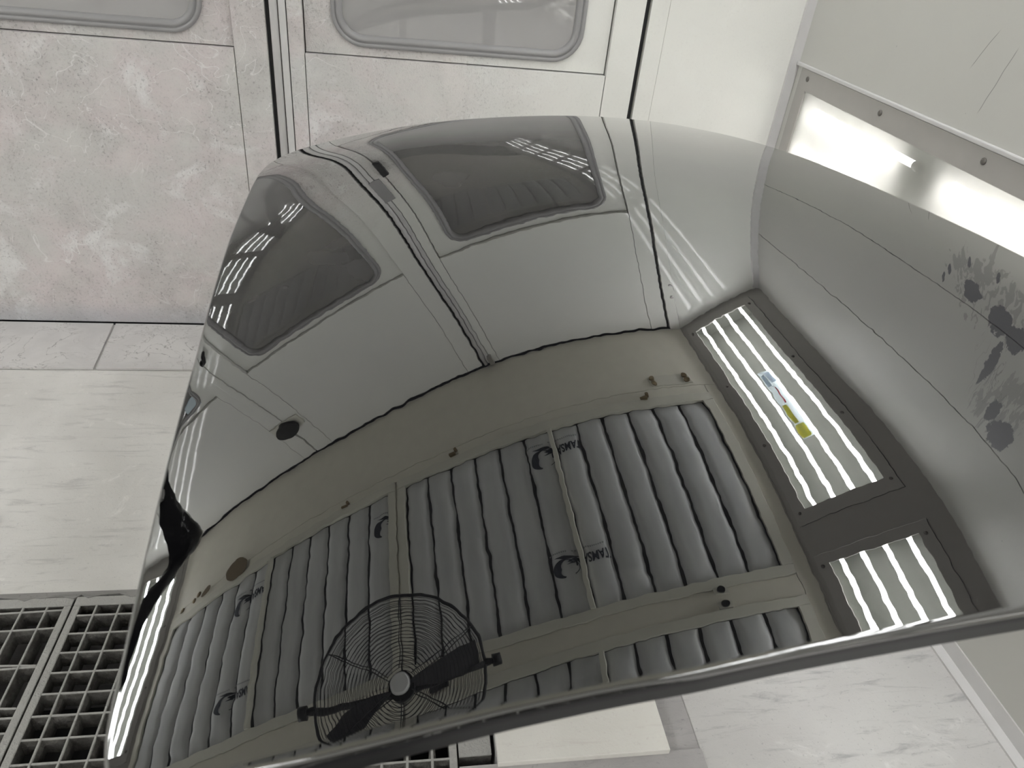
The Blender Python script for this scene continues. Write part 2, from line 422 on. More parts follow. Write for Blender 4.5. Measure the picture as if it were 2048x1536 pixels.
# ------------------------------------------------------------------ doors in the end wall
def ring_sweep(m, loop, prof):
    """sweep profile (offset outwards, depth y) along a closed 2-D loop"""
    n = len(loop); rows = []
    for i in range(n):
        a, b = Vector(loop[i-1]), Vector(loop[(i+1) % n]); t = (b-a).normalized(); nr = Vector((t.y, -t.x))
        rows.append([m.bm.verts.new((loop[i][0]+nr.x*o, y, loop[i][1]+nr.y*o)) for o, y in prof])
    for i in range(n):
        A, B = rows[i], rows[(i+1) % n]
        for k in range(len(prof)-1): m.bm.faces.new((A[k], A[k+1], B[k+1], B[k])).smooth = True
DT = 2.992
def door(num, x0, x1, rl, rr, gl, gr):
    d = struct(thing('door_%d' % num, ((x0+x1)/2, 0, 0)))
    zb, zt, gb, gt = .991, 2.088, 1.045, 2.026
    g = .0012
    MB().box(x0, rl-g, 0, .045, .012, DT, .001).build('stile', M['door'], d)
    MB().box(rr+g, x1, 0, .045, .012, DT, .001).build('stile', M['door'], d)
    MB().box(rl+g, rr-g, .0008, .045, .012, zb, .001).build('lower_panel', M['door'], d)
    MB().box(rl+g, rr-g, .0008, .045, zt, DT, .001).build('upper_panel', M['door'], d)
    lo = rrect(gl, gr, gb, gt, .075)
    m = MB(); m.ringplate([(x, .020, z) for x, z in srect(rl+.003, rr-.003, zb+.003, zt-.003)], [(x, .020, z) for x, z in lo], (0, .02, 0))
    m.build('recess_frame', M['door'], d)
    m = MB(); ring_sweep(m, lo, [(.026, .021), (.025, .011), (.020, .007), (.014, .008), (.011, .015), (.008, .008), (.002, .007), (-.006, .011), (-.010, .019), (-.010, .036)])
    m.build('gasket', M['gasket'], d)
    m = MB(); m.poly([(x, .025, z) for x, z in rrect(gl-.002, gr+.002, gb-.002, gt+.002, .075)], (0, .005, 0))
    m.build('pane', M['pane'], d)
    return d
dA = door(1, -.292-.045, .785, -.2905, .687, -.182, .572)
dB = door(2, -1.655, -.402, -1.530, -.503, -1.420, -.610)
dC = door(3, -2.925, -1.668, -2.80, -1.770, -2.69, -1.877)
ew = struct(thing('wall_end', (0, 0, 0)))
MB().box(.864, W, 0, .045, 0, H+.02).build('fixed_panel', M['door'], ew)
hs = MB().box(.803, .8625, -.002, .045, 0, H).build('hinge_strip', M['door'], ew)
for z in (2.64, 2.734): MB().dome((.848, -.002, z), (0, -1, 0), .012, .005).build('screw', M['trim'], hs)
MB().box(WL, -2.94, 0, .045, 0, H).build('fixed_panel', M['door'], ew)
MB().box(-2.94, .864, .03, .06, DT-.05, H+.02).build('header', M['dark'], ew)
MB().box(WL, W, .10, .13, -.05, .95).build('outer_skin', M['dark'], ew)
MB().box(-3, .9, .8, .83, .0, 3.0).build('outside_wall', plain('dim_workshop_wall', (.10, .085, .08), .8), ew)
# seal between doors 1 and 2: black gap, round bead, flat bar
t1 = struct(thing('trim_4', (-.37, 0, 0)))
MB().box(-.402, -.384, .018, .04, .01, DT).build('black_gap', M['dark'], t1)
MB().cyl((-.376, .004, .01), (-.376, .004, DT), .0125, 14).build('round_bead', M['trim'], t1)
MB().box(-.361, -.340, -.004, .03, .01, DT, .003).build('flat_bar', M['trim'], t1)
lt = MB().box(-.350, -.322, -.02, 0, 2.925, 2.998, .002).build('top_latch', M['steel'], t1)
hb = MB().box(-.290, -.258, -.035, 0, 1.302, 1.402, .004).build('handle_block', M['black'], t1)
MB().box(-.378, -.315, -.006, 0, 1.40, 1.585, .002).build('handle_plate', M['gasket'], t1)
t2 = struct(thing('trim_5', (-1.67, 0, 0)))
MB().box(-1.668, -1.655, .02, .04, .01, DT).build('black_gap', M['dark'], t2)
MB().box(-1.705, -1.659, -.004, .02, .01, 2.70, .002).build('flat_bar', M['door'], t2)
kp = MB().box(-1.77, -1.545, -.008, 0, 2.595, 2.70, .002).build('keeper_plate', M['frame'], t2)
m = MB(); m.poly([(-1.662+.083*math.cos(a)*1.0, -.012, 2.662+.066*math.sin(a)) for a in [2*PI*k/20 for k in range(20)]], (0, -.02, 0))
m.build('knob', M['black'], t2)
m = MB(); m.tube([(-1.585, 0, 1.76), (-1.585, -.03, 1.765), (-1.60, -.04, 1.80), (-1.625, -.03, 1.81), (-1.635, -.02, 1.79)], .012, 8)
m.build('hook', M['black'], t2)
tag(MB().box(-2.016, -1.885, .0165, .0195, 1.935, 2.037).build('window_sticker', M['sticker']), 'pale blue square sticker on the window pane of the left door', 'sticker')
struct(MB().box(.7875, .8015, .02, .04, .01, DT).build('trim_6', M['dark']))

# ------------------------------------------------------------------ floor
fl = struct(thing('floor'))
def slab(name, x0, x1, y0, y1, z1, mat, z0=-.12, par=None): return MB().box(x0, x1, y0, y1, z0, z1, .002).build(name, mat, par or fl)
slab('concrete', WL, .64, -1.276, -.312, 0, M['floor'])
slab('concrete', .64, W, YR, -.312, 0, M['floor2'])
slab('concrete', WL, -1.43, YR, -1.276, 0, M['floor']); slab('concrete', -1.43, .64, YR, -4.30, 0, M['floor'])
slab('slot_bed', .205, .6405, -2.30, -1.276, -.003, M['dust'])
slab('pit_bed', -1.43, .205, -4.30, -1.27, -.45, M['pit'], -.5)
slab('pit_bed', .20, .6405, -4.30, -2.305, -.45, M['pit'], -.5)  # unseen pit, added so the hood's front lip mirrors something dark
slab('pit_wall', -1.43, .205, -1.279, -1.2765, -.002, M['dust'], -.45)
# crumbled concrete edge over the pit
m = MB(); pts = [(-1.43, -1.270)]; x = -1.43
while x < .2: pts.append((x, -1.279-random.random()*.014)); x += .012+random.random()*.022
pts.append((.2, -1.270)); m.poly([(a, b, -.010) for a, b in pts], (0, 0, .0112)); m.build('broken_edge', M['edge'], fl)
def skew_plate(x0, x1, x2, x3):
    return MB().poly([(x0, -.004, .001), (x1, -.004, .001), (x2, -.311, .001), (x3, -.311, .001)], (0, 0, .007))
struct(MB().box(WL, W, -.312, 0, -.12, -.001).build('trim_7', M['floor']))
tp = skew_plate(WL+.005, -1.040, -1.012, WL+.005).build('threshold_plate', M['strip'])
tag(tp, 'grey flaked threshold plate at the door foot, left of the slanting joint', 'plate', 'threshold plates along the door wall')
tp = skew_plate(-1.032, W-.04, W-.04, -1.004).build('threshold_plate', M['strip'])
tag(tp, 'grey flaked threshold plate at the door foot, right of the slanting joint', 'plate', 'threshold plates along the door wall')

# gratings over the pit
def bar_mesh(L, n, axis, w=.0036, wb=.011, dep=.040):
    m = MB(); rows = []; rnd = random.Random(int(L*1000)+n); n = max(n, int(L*24))
    for i in range(n+1):
        t = L*i/n; j = [rnd.uniform(.7, 1.5) for _ in range(4)]
        pr = [(-w/2, 0), (w/2, 0), (wb/2*j[0], -dep*.3), (wb/2*j[1], -dep), (-wb/2*j[2], -dep), (-wb/2*j[3], -dep*.3)]
        rows.append([m.bm.verts.new((t, a, b) if axis == 'x' else (a, t, b)) for a, b in pr])
    for i in range(n):
        for k in range(6): m.bm.faces.new((rows[i][k], rows[i][(k+1) % 6], rows[i+1][(k+1) % 6], rows[i+1][k]))
    m.bm.faces.new(rows[0]); m.bm.faces.new(rows[-1][::-1])
    return m.mesh('grating_bar', M['grate'])
def grate(x0, x1, y0, y1, label, bent=0):
    g = thing('floor_grating', (x0, y0, 0), label, 'grating', 'floor gratings over the pit')
    for a in ((x0, x1, y1-.026, y1), (x0, x1, y0, y0+.02), (x0, x0+.016, y0+.02, y1-.026), (x1-.016, x1, y0+.02, y1-.026)):
        MB().box(a[0], a[1], a[2], a[3], -.04, 0, .002).build('frame_bar', M['grate'], g)
    mx = bar_mesh(x1-x0-.032, 14, 'x'); my = bar_mesh(y1-y0-.046, 24, 'y', .0032)
    y = y1-.0535
    while y > y0+.04:
        o = place('cross_bar', mx, g); o.location = (x0+.016, y, -.001); o.rotation_euler.z = bent*random.choice((0, 0, .03, -.05)); y -= .0497
    nx = round((x1-x0)/.051)
    for k in range(1, nx):
        o = place('bearing_bar', my, g); o.location = (x0+(x1-x0)*k/nx, y0+.02, 0)
YG = -1.2845
grate(-1.352, -.7405, YG-3.0, YG, 'dust-caked steel floor grating at the left edge, left of the long seam', 1)
grate(-.7365, -.128, YG-3.0, YG, 'dust-caked steel floor grating half hidden under the hood, right of the long seam')
grate(-.124, .1265, YG-3.0, YG, 'narrow dust-caked floor grating below the front edge of the hood')
grate(.1305, .6395, -4.295, -2.301, 'unseen floor grating added in front of the hood to darken its front lip')  # added out of view, darkens what the hood's front edge reflects
MB().box(.130, .1965, -1.735, YG, -.04, .001).build('edge_strip', M['grate'], fl)
tag(MB().box(.206, .5665, -1.764, -1.285, .0045, .020, .0012).build('steel_plate', M['plate']), 'bare pale steel plate lying beside the grating under the hood', 'plate')
MB().box(.1295, .6402, -2.298, -1.757, -.05, .004).build('dust_bed', M['dust'], fl)

# ------------------------------------------------------------------ light fixtures
def fixture_local(root, c0, c1, L, o0, o1, a0, a1, tubes, lens, tubelen=None):
    """x across the fixture, y along it (runs to -y), z into the room"""
    sq = lambda a, b, c, d: [(a, c), (b, c), (b, d), (a, d)]
    m = MB(); m.ringplate([(x, y, 0) for x, y in sq(c0, c1, -L+.0025, -.0025)], [(x, y, 0) for x, y in sq(o0, o1, -a1, -a0)], (0, 0, .006))
    m.build('cover_plate', M['cover'], root)
    m = MB(); m.box(o0-.005, o1+.005, -a1-.005, -a0+.005, -.006, -.001); m.build('glass', lens, root)
    t = MB(); b0, b1 = o0-.03, o1+.03; e0, e1 = -a1-(.03 if tubelen else .052), -a0+(.03 if tubelen else .050); D = -.105 if tubelen else -.115
    vs = [t.bm.verts.new(p) for p in ((b0, e0, -.007), (b1, e0, -.007), (b1, e1, -.007), (b0, e1, -.007), (b0+.03, e0+.01, D), (b1-.03, e0+.01, D), (b1-.03, e1-.01, D), (b0+.03, e1-.01, D))]
    for f in ((4, 5, 6, 7), (0, 1, 5, 4), (1, 2, 6, 5), (2, 3, 7, 6), (3, 0, 4, 7)): t.bm.faces.new([vs[i] for i in f])
    t.build('reflector_tray', M['tray'], root)
    for s in tubes:
        y = -a0-.002 if tubelen else -a0+.036; tl = tubelen or (a1-a0+.072); TZ = -.055 if tubelen else -.026
        while y-tl > -a1-.05:
            tb = MB().cyl((s, y-.012, TZ), (s, y-tl+.012, TZ), .0105, 12).build('fluorescent_tube', M['tubelow'] if tubelen else M['tube'], root)
            for q in (y+.01, y-tl+.012): MB().cyl((s, q, TZ), (s, q-.022, TZ), .0140, 10).build('end_cap', M['steel'], tb)
            y -= tl+(.15 if tubelen else 1)
    n = max(4, round(L/.42))
    sm = MB().dome((0, 0, .006), (0, 0, 1), .0085, .005, 10).mesh('screw', M['screw'])
    for k in range(n):
        for s in (c0+.028, c1-.026):
            o = place('screw', sm, root); o.location = (s, -.06-(L-.12)*k/(n-1), 0)
def frame_matrix(side, y):
    if side > 0: s, v, n = Vector((EX, 0, EZ)), Vector((0, 1, 0)), Vector((-EZ, 0, EX)); o = Vector((W, y, ZH))
    else: s, v, n = Vector((-EX, 0, EZ)), Vector((0, -1, 0)), Vector((EZ, 0, EX)); o = Vector((WL, y, ZH))
    return Matrix.Translation(o) @ Matrix((s, v, n)).transposed().to_4x4()
TS = (.200, .305, .403, .500)
HL = ['lit four-tube fixture on the right hip panel, nearest the end wall, under the warning label',
      'lit four-tube fixture, second on the right hip panel, cut off by the hood edge']
rt = thing('light_fixture', local=True); fixture_local(rt, .0945, .5960, 1.349, .149, .541, .053, 1.278, TS, M['lens'])
rt.matrix_world = frame_matrix(1, -P0); tag(rt, HL[0], 'light fixture', 'hip light fixtures')
for k in range(1, NF):
    o = copy_tree(rt); o.matrix_world = frame_matrix(1, -P0-PITCH*k)
    o['label'] = HL[1] if k == 1 else 'light fixture on the right hip panel behind the camera, number %s from the end wall' % ('three', 'four', 'five', 'six')[k-2]
for k in range(NF):
    o = copy_tree(rt); o.matrix_world = frame_matrix(-1, -P0-PITCH*k-1.349)
    o['label'] = ('lit fixture on the left hip panel, nearest the end wall, along the left hood edge' if k == 0 else
                  'light fixture on the left hip panel, number %s from the end wall' % ('two', 'three', 'four', 'five', 'six')[k-1])
# warning label on the first fixture's glass
lb = thing('warning_label', local=True); lb.matrix_world = frame_matrix(1, 0)
tag(lb, 'printed warning label strip in grey, red and yellow on the fixture glass', 'label')
MB().box(.295, .372, -.97, -.515, .0005, .0012).build('backing_film', M['labelwhite'], lb)
MB().box(.302, .333, -.60, -.525, .0012, .002).build('grey_print', M['labelgrey'], lb)
MB().box(.343, .366, -.61, -.54, .0012, .002).build('grey_print', M['labelgrey'], lb)
MB().box(.330, .337, -.735, -.625, .0012, .002).build('red_line', M['labelred'], lb)
MB().box(.338, .368, -.87, -.745, .0012, .002).build('yellow_bar', M['yellow'], lb)
def text_mesh(body, size, name, mat, ext=0, bold=0):
    cu = bpy.data.curves.new(name, 'FONT'); cu.body = body; cu.size = size; cu.align_x = 'LEFT'; cu.resolution_u = 3; cu.extrude = ext; cu.offset = bold
    to = bpy.data.objects.new(name, cu); C.objects.link(to)
    dg = bpy.context.evaluated_depsgraph_get(); me = bpy.data.meshes.new_from_object(to.evaluated_get(dg))
    bpy.data.objects.remove(to); me.name = name; me.materials.clear(); me.materials.append(mat); return me
m = MB(); m.poly([(x, y, .0012) for x, y in rrect(.318, .372, -.965, -.880, .012, 4)], (0, 0, .0008)); m.build('yellow_block', M['yellow'], lb)
tm = text_mesh('CAUTION', .030, 'caution_print', M['labelwhite'])
wd_ = max(v.co.x for v in tm.vertices); kx = .074/wd_
for v in tm.vertices: v.co = Vector((.357-v.co.y*.9, -.886-v.co.x*kx, .0024))
place('caution_print', tm, lb)

# side wall fixtures low on the right and left walls
def wall_matrix(side, y):
    if side > 0: s, v, n, o = Vector((0, 0, 1)), Vector((0, 1, 0)), Vector((-1, 0, 0)), Vector((W, y, .575))
    else: s, v, n, o = Vector((0, 0, 1)), Vector((0, -1, 0)), Vector((1, 0, 0)), Vector((WL, y, .575))
    return Matrix.Translation(o) @ Matrix((s, v, n)).transposed().to_4x4()
sf = thing('wall_light_fixture', local=True)
fixture_local(sf, .0, .500, 5.45, .058, .436, .06, 5.39, (.12, .247, .374), M['lensdust'], .60)
sf.matrix_world = wall_matrix(1, -.048)
tag(sf, 'long lit wall light with riveted white frame low on the right wall', 'light fixture', 'wall light fixtures')
MB().box(.052, .436, -.062, -.012, .006, .0065).build('end_flange', M['cover'], sf)
o = copy_tree(sf); o.matrix_world = wall_matrix(-1, -5.498); o['label'] = 'long lit wall light low on the left wall outside the frame'

# ------------------------------------------------------------------ ceiling filter frames
TUBEH = .026
def bulge(x, xs):
    for a, b in xs:
        if a <= x <= b:
            t = (2*(x-a)/(b-a)-1); return TUBEH*math.sqrt(max(0, 1-abs(t)**3.0))
    return 0
ZF = H+.020
def filter_frame(x0, x1, y0, y1, xt, label):
    f = thing('filter_frame', ((x0+x1)/2, (y0+y1)/2, H), label, 'ceiling filter', 'filter frames in the ceiling')
    w = .050
    for a in ((x0, x1, y1-w, y1), (x0, x1, y0, y0+w), (x0, x0+w, y0+w+.0006, y1-w-.0006), (x1-w, x1, y0+w+.0006, y1-w-.0006)):
        MB().box(a[0], a[1], a[2], a[3], H-.014, H+.012, .0012).build('frame_rail', M['frame'], f)
    MB().box(xt-.011, xt+.011, y0+w, y1-w, H-.034, H+.0, .001).build('t_bar', M['frame'], f)
    MB().box(x0+.01, x1-.01, y0+.01, y1-.01, H+.02, H+.03).build('backing', M['dark'], f)
    xs = []
    for a, b, n in ((x0+w, xt-.004, 6), (xt+.004, x1-w, 6)):
        for k in range(n):
            p = (b-a)/n; q0, q1 = a+p*k+.0065, a+p*(k+1)-.0065; xs.append((q0, q1))
            m = MB(); rows = []; rn = random.Random(k+int(100*x0)); ph = rn.uniform(0, 6); NY = 26; NX = 12
            for j in range(NY+1):
                t = j/NY; y = y0+w+.002+(y1-y0-2*w-.004)*t
                e = .0022*(math.sin(ph+t*17)+math.sin(ph*2+t*31)); e2 = .0022*(math.sin(ph*3+t*15)+math.sin(ph+t*27))
                end = min(1, .35+min(t, 1-t)*9)
                rows.append([m.bm.verts.new((q0+e+(q1-q0-e+e2)*i/NX, y, ZF-TUBEH*end*math.sqrt(max(0, 1-abs(2*i/NX-1)**3.0))*(1+.06*math.sin(ph+t*11)))) for i in range(NX+1)])
            for j in range(NY):
                for i in range(NX): m.bm.faces.new((rows[j][i], rows[j][i+1], rows[j+1][i+1], rows[j+1][i])).smooth = True
            m.build('filter_pocket', M['fabric'], f)
    return f, xs
def logo(f, xs, cx, cy, clip=None):
    """printed mark: swept ring with a spear over it, and the lettering, seen from its back through the cloth"""
    def drape(bm):
        for k in range(24):
            g = bm.verts[:]+bm.edges[:]+bm.faces[:]; bmesh.ops.bisect_plane(bm, geom=g, plane_co=(cx-.1+.02*k, 0, 0), plane_no=(1, 0, 0))
        if clip:
            for c, s in clip:
                g = bm.verts[:]+bm.edges[:]+bm.faces[:]; bmesh.ops.bisect_plane(bm, geom=g, plane_co=(c, 0, 0), plane_no=(s, 0, 0), clear_outer=True)
        for v in bm.verts: v.co.z = ZF-bulge(v.co.x, xs)*1.06-.0018
    m = MB(); n = 40
    A, B = [], []
    for i in range(n+1):
        a = math.radians(-52+312*i/n)   # from the notch all the way round
        thick = .006+.034*max(0, math.cos(a-PI*.95))**1.3
        ro = .060; X, Y = math.cos(a)*ro*1.08, math.sin(a)*ro*.86
        X2, Y2 = math.cos(a)*(ro-thick)*1.08+.004, math.sin(a)*(ro-thick)*.86
        A.append(m.bm.verts.new((cx+X, cy+Y, 0))); B.append(m.bm.verts.new((cx+X2, cy+Y2, 0)))
    for i in range(n): m.bm.faces.new((A[i], A[i+1], B[i+1], B[i]))
    sp = [(-.045, .064), (.01, .069), (.075, .056), (.03, .049), (-.005, .052)]
    m.bm.faces.new([m.bm.verts.new((cx+a, cy+b, 0)) for a, b in sp])
    sp = [(.018, .036), (.05, .052), (.075, .046), (.045, .022), (.012, .017), (.036, .029)]
    m.bm.faces.new([m.bm.verts.new((cx+a, cy+b, 0)) for a, b in sp])
    drape(m.bm); m.build('swoosh_print', M['ink'], f)
    tm = text_mesh('TAMSAN', .062, 'letter_print', M['ink'], 0, .0018)
    bm = bmesh.new(); bm.from_mesh(tm); wd = max(v.co.x for v in bm.verts)
    for v in bm.verts: v.co = Vector((cx+.216-v.co.x*(.165/wd), cy+.052-v.co.y*1.05, 0))
    drape(bm); bm.to_mesh(tm); bm.free(); place('letter_print', tm, f)
    m = MB()
    for k in range(26):
        x = cx-.07+.0105*k
        if k in (9, 10): continue
        m.bm.faces.new([m.bm.verts.new(p) for p in ((x, cy+.083, 0), (x+.007, cy+.083, 0), (x+.007, cy+.091, 0), (x, cy+.091, 0))])
    drape(m.bm); m.build('fine_print', M['inkgrey'], f)
fr1, xs1 = filter_frame(F1[0], F1[1], *ROWS[0], -.085, 'front right quilted filter frame with two whole swoosh prints at its centre bar')
fr2, xs2 = filter_frame(F2[0], F2[1], *ROWS[0], -2.005, 'front left quilted filter frame with prints cut off by its bars')
fr3, xs3 = filter_frame(F1[0], F1[1], *ROWS[1], -.085, 'rear right quilted filter frame, cut off by the front edge of the hood')
fr4, xs4 = filter_frame(F2[0], F2[1], *ROWS[1], -2.005, 'rear left quilted filter frame behind the fan')
logo(fr1, xs1, -.158, -.715); logo(fr1, xs1, -.168, -1.315)
logo(fr2, xs2, -1.135, -.762, [(-1.100, 1)]); logo(fr2, xs2, -2.222, -.765, [(-2.03, 1)]); logo(fr2, xs2, -2.216, -1.355, [(-2.03, 1)])

# soffit hardware
pl = tag(MB().box(.519, .745, -.436, -.362, H-.004, H-.0002, .0015).build('bolted_plate', M['frame']), 'cream bolted plate on the soffit by the right hip light', 'plate')
bmh = MB().cyl((0, 0, 0), (0, 0, -.012), .015, 8).mesh('bolt', M['brass'])
for x, y in ((.540, -.383), (.540, -.418), (.722, -.379), (.722, -.413)):
    o = place('bolt', bmh, pl); o.location = (x, y, H-.004)
LNAMES = ['first', 'second', 'third']
for k, (x, y) in enumerate([(.458, -.497), (-.648, -.482), (-1.402, -.498)]):
    l = thing('frame_latch', (x, y, H), 'tarnished turn latch on the soffit edge of the filter frames, %s from the right' % LNAMES[k], 'latch', 'filter frame latches')
    MB().box(x-.022, x+.022, y-.014, y+.014, H-.006, H, .001).build('latch_base', M['frame'], l)
    MB().box(x-.030, x+.008, y-.020, y-.008, H-.028, H-.006, .002).build('latch_lever', M['brass'], l)
    MB().cyl((x+.010, y+.004, H-.006), (x+.010, y+.004, H-.030), .010, 10).build('latch_post', M['brass'], l)
for k, (x, y) in enumerate([(.467, -1.612), (.465, -1.688)]):
    l = thing('frame_latch', (x, y, H), 'black headed turn latch between the two filter rows, on the %s frame' % ('front', 'rear')[k], 'latch', 'filter frame latches')
    MB().box(x-.03, x+.03, y-.018, y+.018, H-.016, H, .001).build('latch_base', M['frame'], l)
    MB().cyl((x, y, H-.016), (x, y, H-.040), .017, 12).build('latch_post', M['black'], l)
tg = MB(); tg.poly([(-2.335+.105*math.cos(a)*.9+.03*math.sin(a), -.465+.062*math.sin(a)-.03*math.cos(a), H-.021) for a in [2*PI*k/18 for k in range(18)]], (0, 0, .004))
tag(tg.build('hanging_tag', M['brown']), 'brown oval tag at the edge of the left filter frame', 'tag')
tg = MB(); tg.poly([(-2.640+.04*math.cos(a)+.012*math.sin(a), -.455+.026*math.sin(a), H-.019) for a in [2*PI*k/14 for k in range(14)]], (0, 0, .004))
tag(tg.build('hanging_tag', M['brown']), 'small brown tag on the soffit left of the oval tag', 'tag')
for x, y, q in ((-2.735, -.430, 'nearer the end wall'), (-2.775, -.455, 'nearer the filters')):
    tag(MB().dome((x, y, H), (0, 0, -1), .018, .012).build('soffit_bolt', M['brass']), 'dark bolt head of a pair on the left soffit, the one '+q, 'bolt', 'soffit bolts at the left')
tag(MB().dome((-2.893, -.46, H), (0, 0, -1), .016, .01).build('soffit_bolt', M['brass']), 'rusty bolt head at the left end of the soffit', 'bolt')

# ------------------------------------------------------------------ the painted hood
GN = 15; GD = (-.95, 1.35, -2.505107, -.555107)
GH = np.array([.03909,.00732,.01832,.06958,.15515,.26488,.38480,.50141,.60515,.69121,.75875,.80975,.84754,.87561,.89632,.18433,.10189,.07993,.12462,.22488,.34930,.47211,.57992,.66705,.73248,.77886,.81115,.83435,.85214,.86622,.37987,.27135,.22371,.26059,.37648,.49394,.59463,.67850,.74189,.78386,.80884,.82353,.83398,.84336,.85235,.60113,.51826,.47224,.49412,.61209,.68467,.73994,.79114,.82695,.84429,.85105,.85026,.85023,.85266,.85661,.78739,.77409,.79458,.82107,.83489,.86215,.88240,.90153,.91155,.90878,.90955,.89646,.88782,.88236,.87839,.87755,.86351,.85507,.89205,.91525,.93858,.95547,.97011,.97639,.97455,.98220,.96384,.94485,.92702,.91161,.88736,.89343,.91802,.94817,.97561,.99636,1.01846,1.03306,1.04435,1.05130,1.04592,1.02230,.99591,.96907,.94551,.86933,.91140,.95454,.99465,1.01779,1.04235,1.06075,1.07451,1.08735,1.07598,1.06650,1.05145,1.02773,.99580,.96904,.83523,.92860,.99049,1.02729,1.05424,1.07231,1.09013,1.10562,1.11398,1.11036,1.09292,1.07234,1.04653,1.00573,.97340,.76462,.90806,1.01623,1.05167,1.07666,1.09041,1.10121,1.10962,1.11599,1.11072,1.09561,1.07317,1.04420,1.00719,.95294,.66634,.80521,.93373,1.06555,1.09113,1.10956,1.11565,1.11877,1.11005,1.10136,1.08640,1.05963,1.02107,.97809,.91290,.60749,.75574,.89885,1.02428,1.07731,1.08090,1.07247,1.08866,1.09927,1.10016,1.08730,1.05751,1.01157,.95512,.86606,.61397,.76376,.89686,1.00085,1.05871,1.07597,1.08101,1.09720,1.11476,1.12161,1.11017,1.07735,1.02342,.94878,.84727,.67580,.81284,.92787,1.01604,1.07499,1.10954,1.13213,1.15246,1.16903,1.17356,1.15828,1.11906,1.05511,.96720,.85614,.77880,.89509,.99197,1.06998,1.13152,1.17978,1.21713,1.24395,1.25810,1.25523,1.23058,1.18107,1.10626,1.00791,.88817]).reshape(GN, GN)
def _basis(u):
    m = GN-3; t = u*m; i = np.clip(np.floor(t).astype(int), 0, m-1); f = t-i
    return i, np.stack([(1-f)**3/6, (3*f**3-6*f**2+4)/6, (-3*f**3+3*f**2+3*f+1)/6, f**3/6], 1), np.stack([-(1-f)**2/2, (9*f**2-12*f)/6, (-9*f**2+6*f+3)/6, f**2/2], 1)*m
def hood_z(x, y):
    i, Bx, dBx = _basis((x-GD[0])/(GD[1]-GD[0])); j, By, dBy = _basis((y-GD[2])/(GD[3]-GD[2]))
    g = GH[(i[:, None]+np.arange(4))[:, :, None], (j[:, None]+np.arange(4))[:, None, :]]
    return (np.einsum('nab,na,nb->n', g, Bx, By), np.einsum('nab,na,nb->n', g, dBx, By)/(GD[1]-GD[0]), np.einsum('nab,na,nb->n', g, Bx, dBy)/(GD[3]-GD[2]))
def resample(p, n, smooth=6):
    p = np.array(p, float)
    def rs(p, n):
        d = np.r_[0, np.cumsum(np.linalg.norm(np.diff(p, axis=0), axis=1))]; t = np.linspace(0, d[-1], n)
        return np.c_[np.interp(t, d, p[:, 0]), np.interp(t, d, p[:, 1])]
    p = rs(p, n)
    for _ in range(smooth):
        q = p.copy(); q[1:-1] = (p[:-2]+2*p[1:-1]+p[2:])/4; p = q
    return rs(p, n)
NEAR = [(-.214, -2.205), (-.19, -2.217), (-.15, -2.224), (-.07, -2.226), (.004, -2.224), (.077, -2.221), (.151, -2.220), (.226, -2.220), (.303, -2.217), (.383, -2.215), (.483, -2.212), (.65, -2.208), (.80, -2.203), (.90, -2.190)]
LEFT = [(-.214, -2.205), (-.2215, -2.185), (-.225, -2.16), (-.229, -2.10), (-.234, -2.04), (-.240, -1.95), (-.245, -1.86), (-.249, -1.78), (-.252, -1.70), (-.258, -1.60), (-.265, -1.465), (-.271, -1.35), (-.275, -1.225), (-.277, -1.107), (-.276, -1.01), (-.268, -.945), (-.250, -.905)]
FAR = [(-.250, -.905), (-.226, -.878), (-.19, -.864), (-.12, -.868), (0, -.888), (.113, -.890), (.221, -.896), (.329, -.912), (.435, -.934), (.536, -.973), (.582, -1.003), (.62, -1.05), (.649, -1.085), (.668, -1.112)]
RIGHT = [(.90, -2.190), (.928, -2.12), (.935, -2.0), (.928, -1.85), (.908, -1.72), (.884, -1.66), (.862, -1.614), (.836, -1.566), (.802, -1.486), (.772, -1.38), (.738, -1.262), (.710, -1.192), (.690, -1.150), (.668, -1.112)]
NU, NV = 220, 240
n_, f2, l_, r2 = resample(NEAR, NU), resample(FAR, NU, 10), resample(LEFT, NV, 8), resample(RIGHT, NV, 10)
u = np.linspace(0, 1, NU)[:, None, None]; v = np.linspace(0, 1, NV)[None, :, None]
XY = (1-v)*n_[:, None]+v*f2[:, None]+(1-u)*l_[None]+u*r2[None]-((1-u)*(1-v)*n_[0]+u*(1-v)*n_[-1]+(1-u)*v*f2[0]+u*v*f2[-1])
cx_, cy_ = .28, -1.6
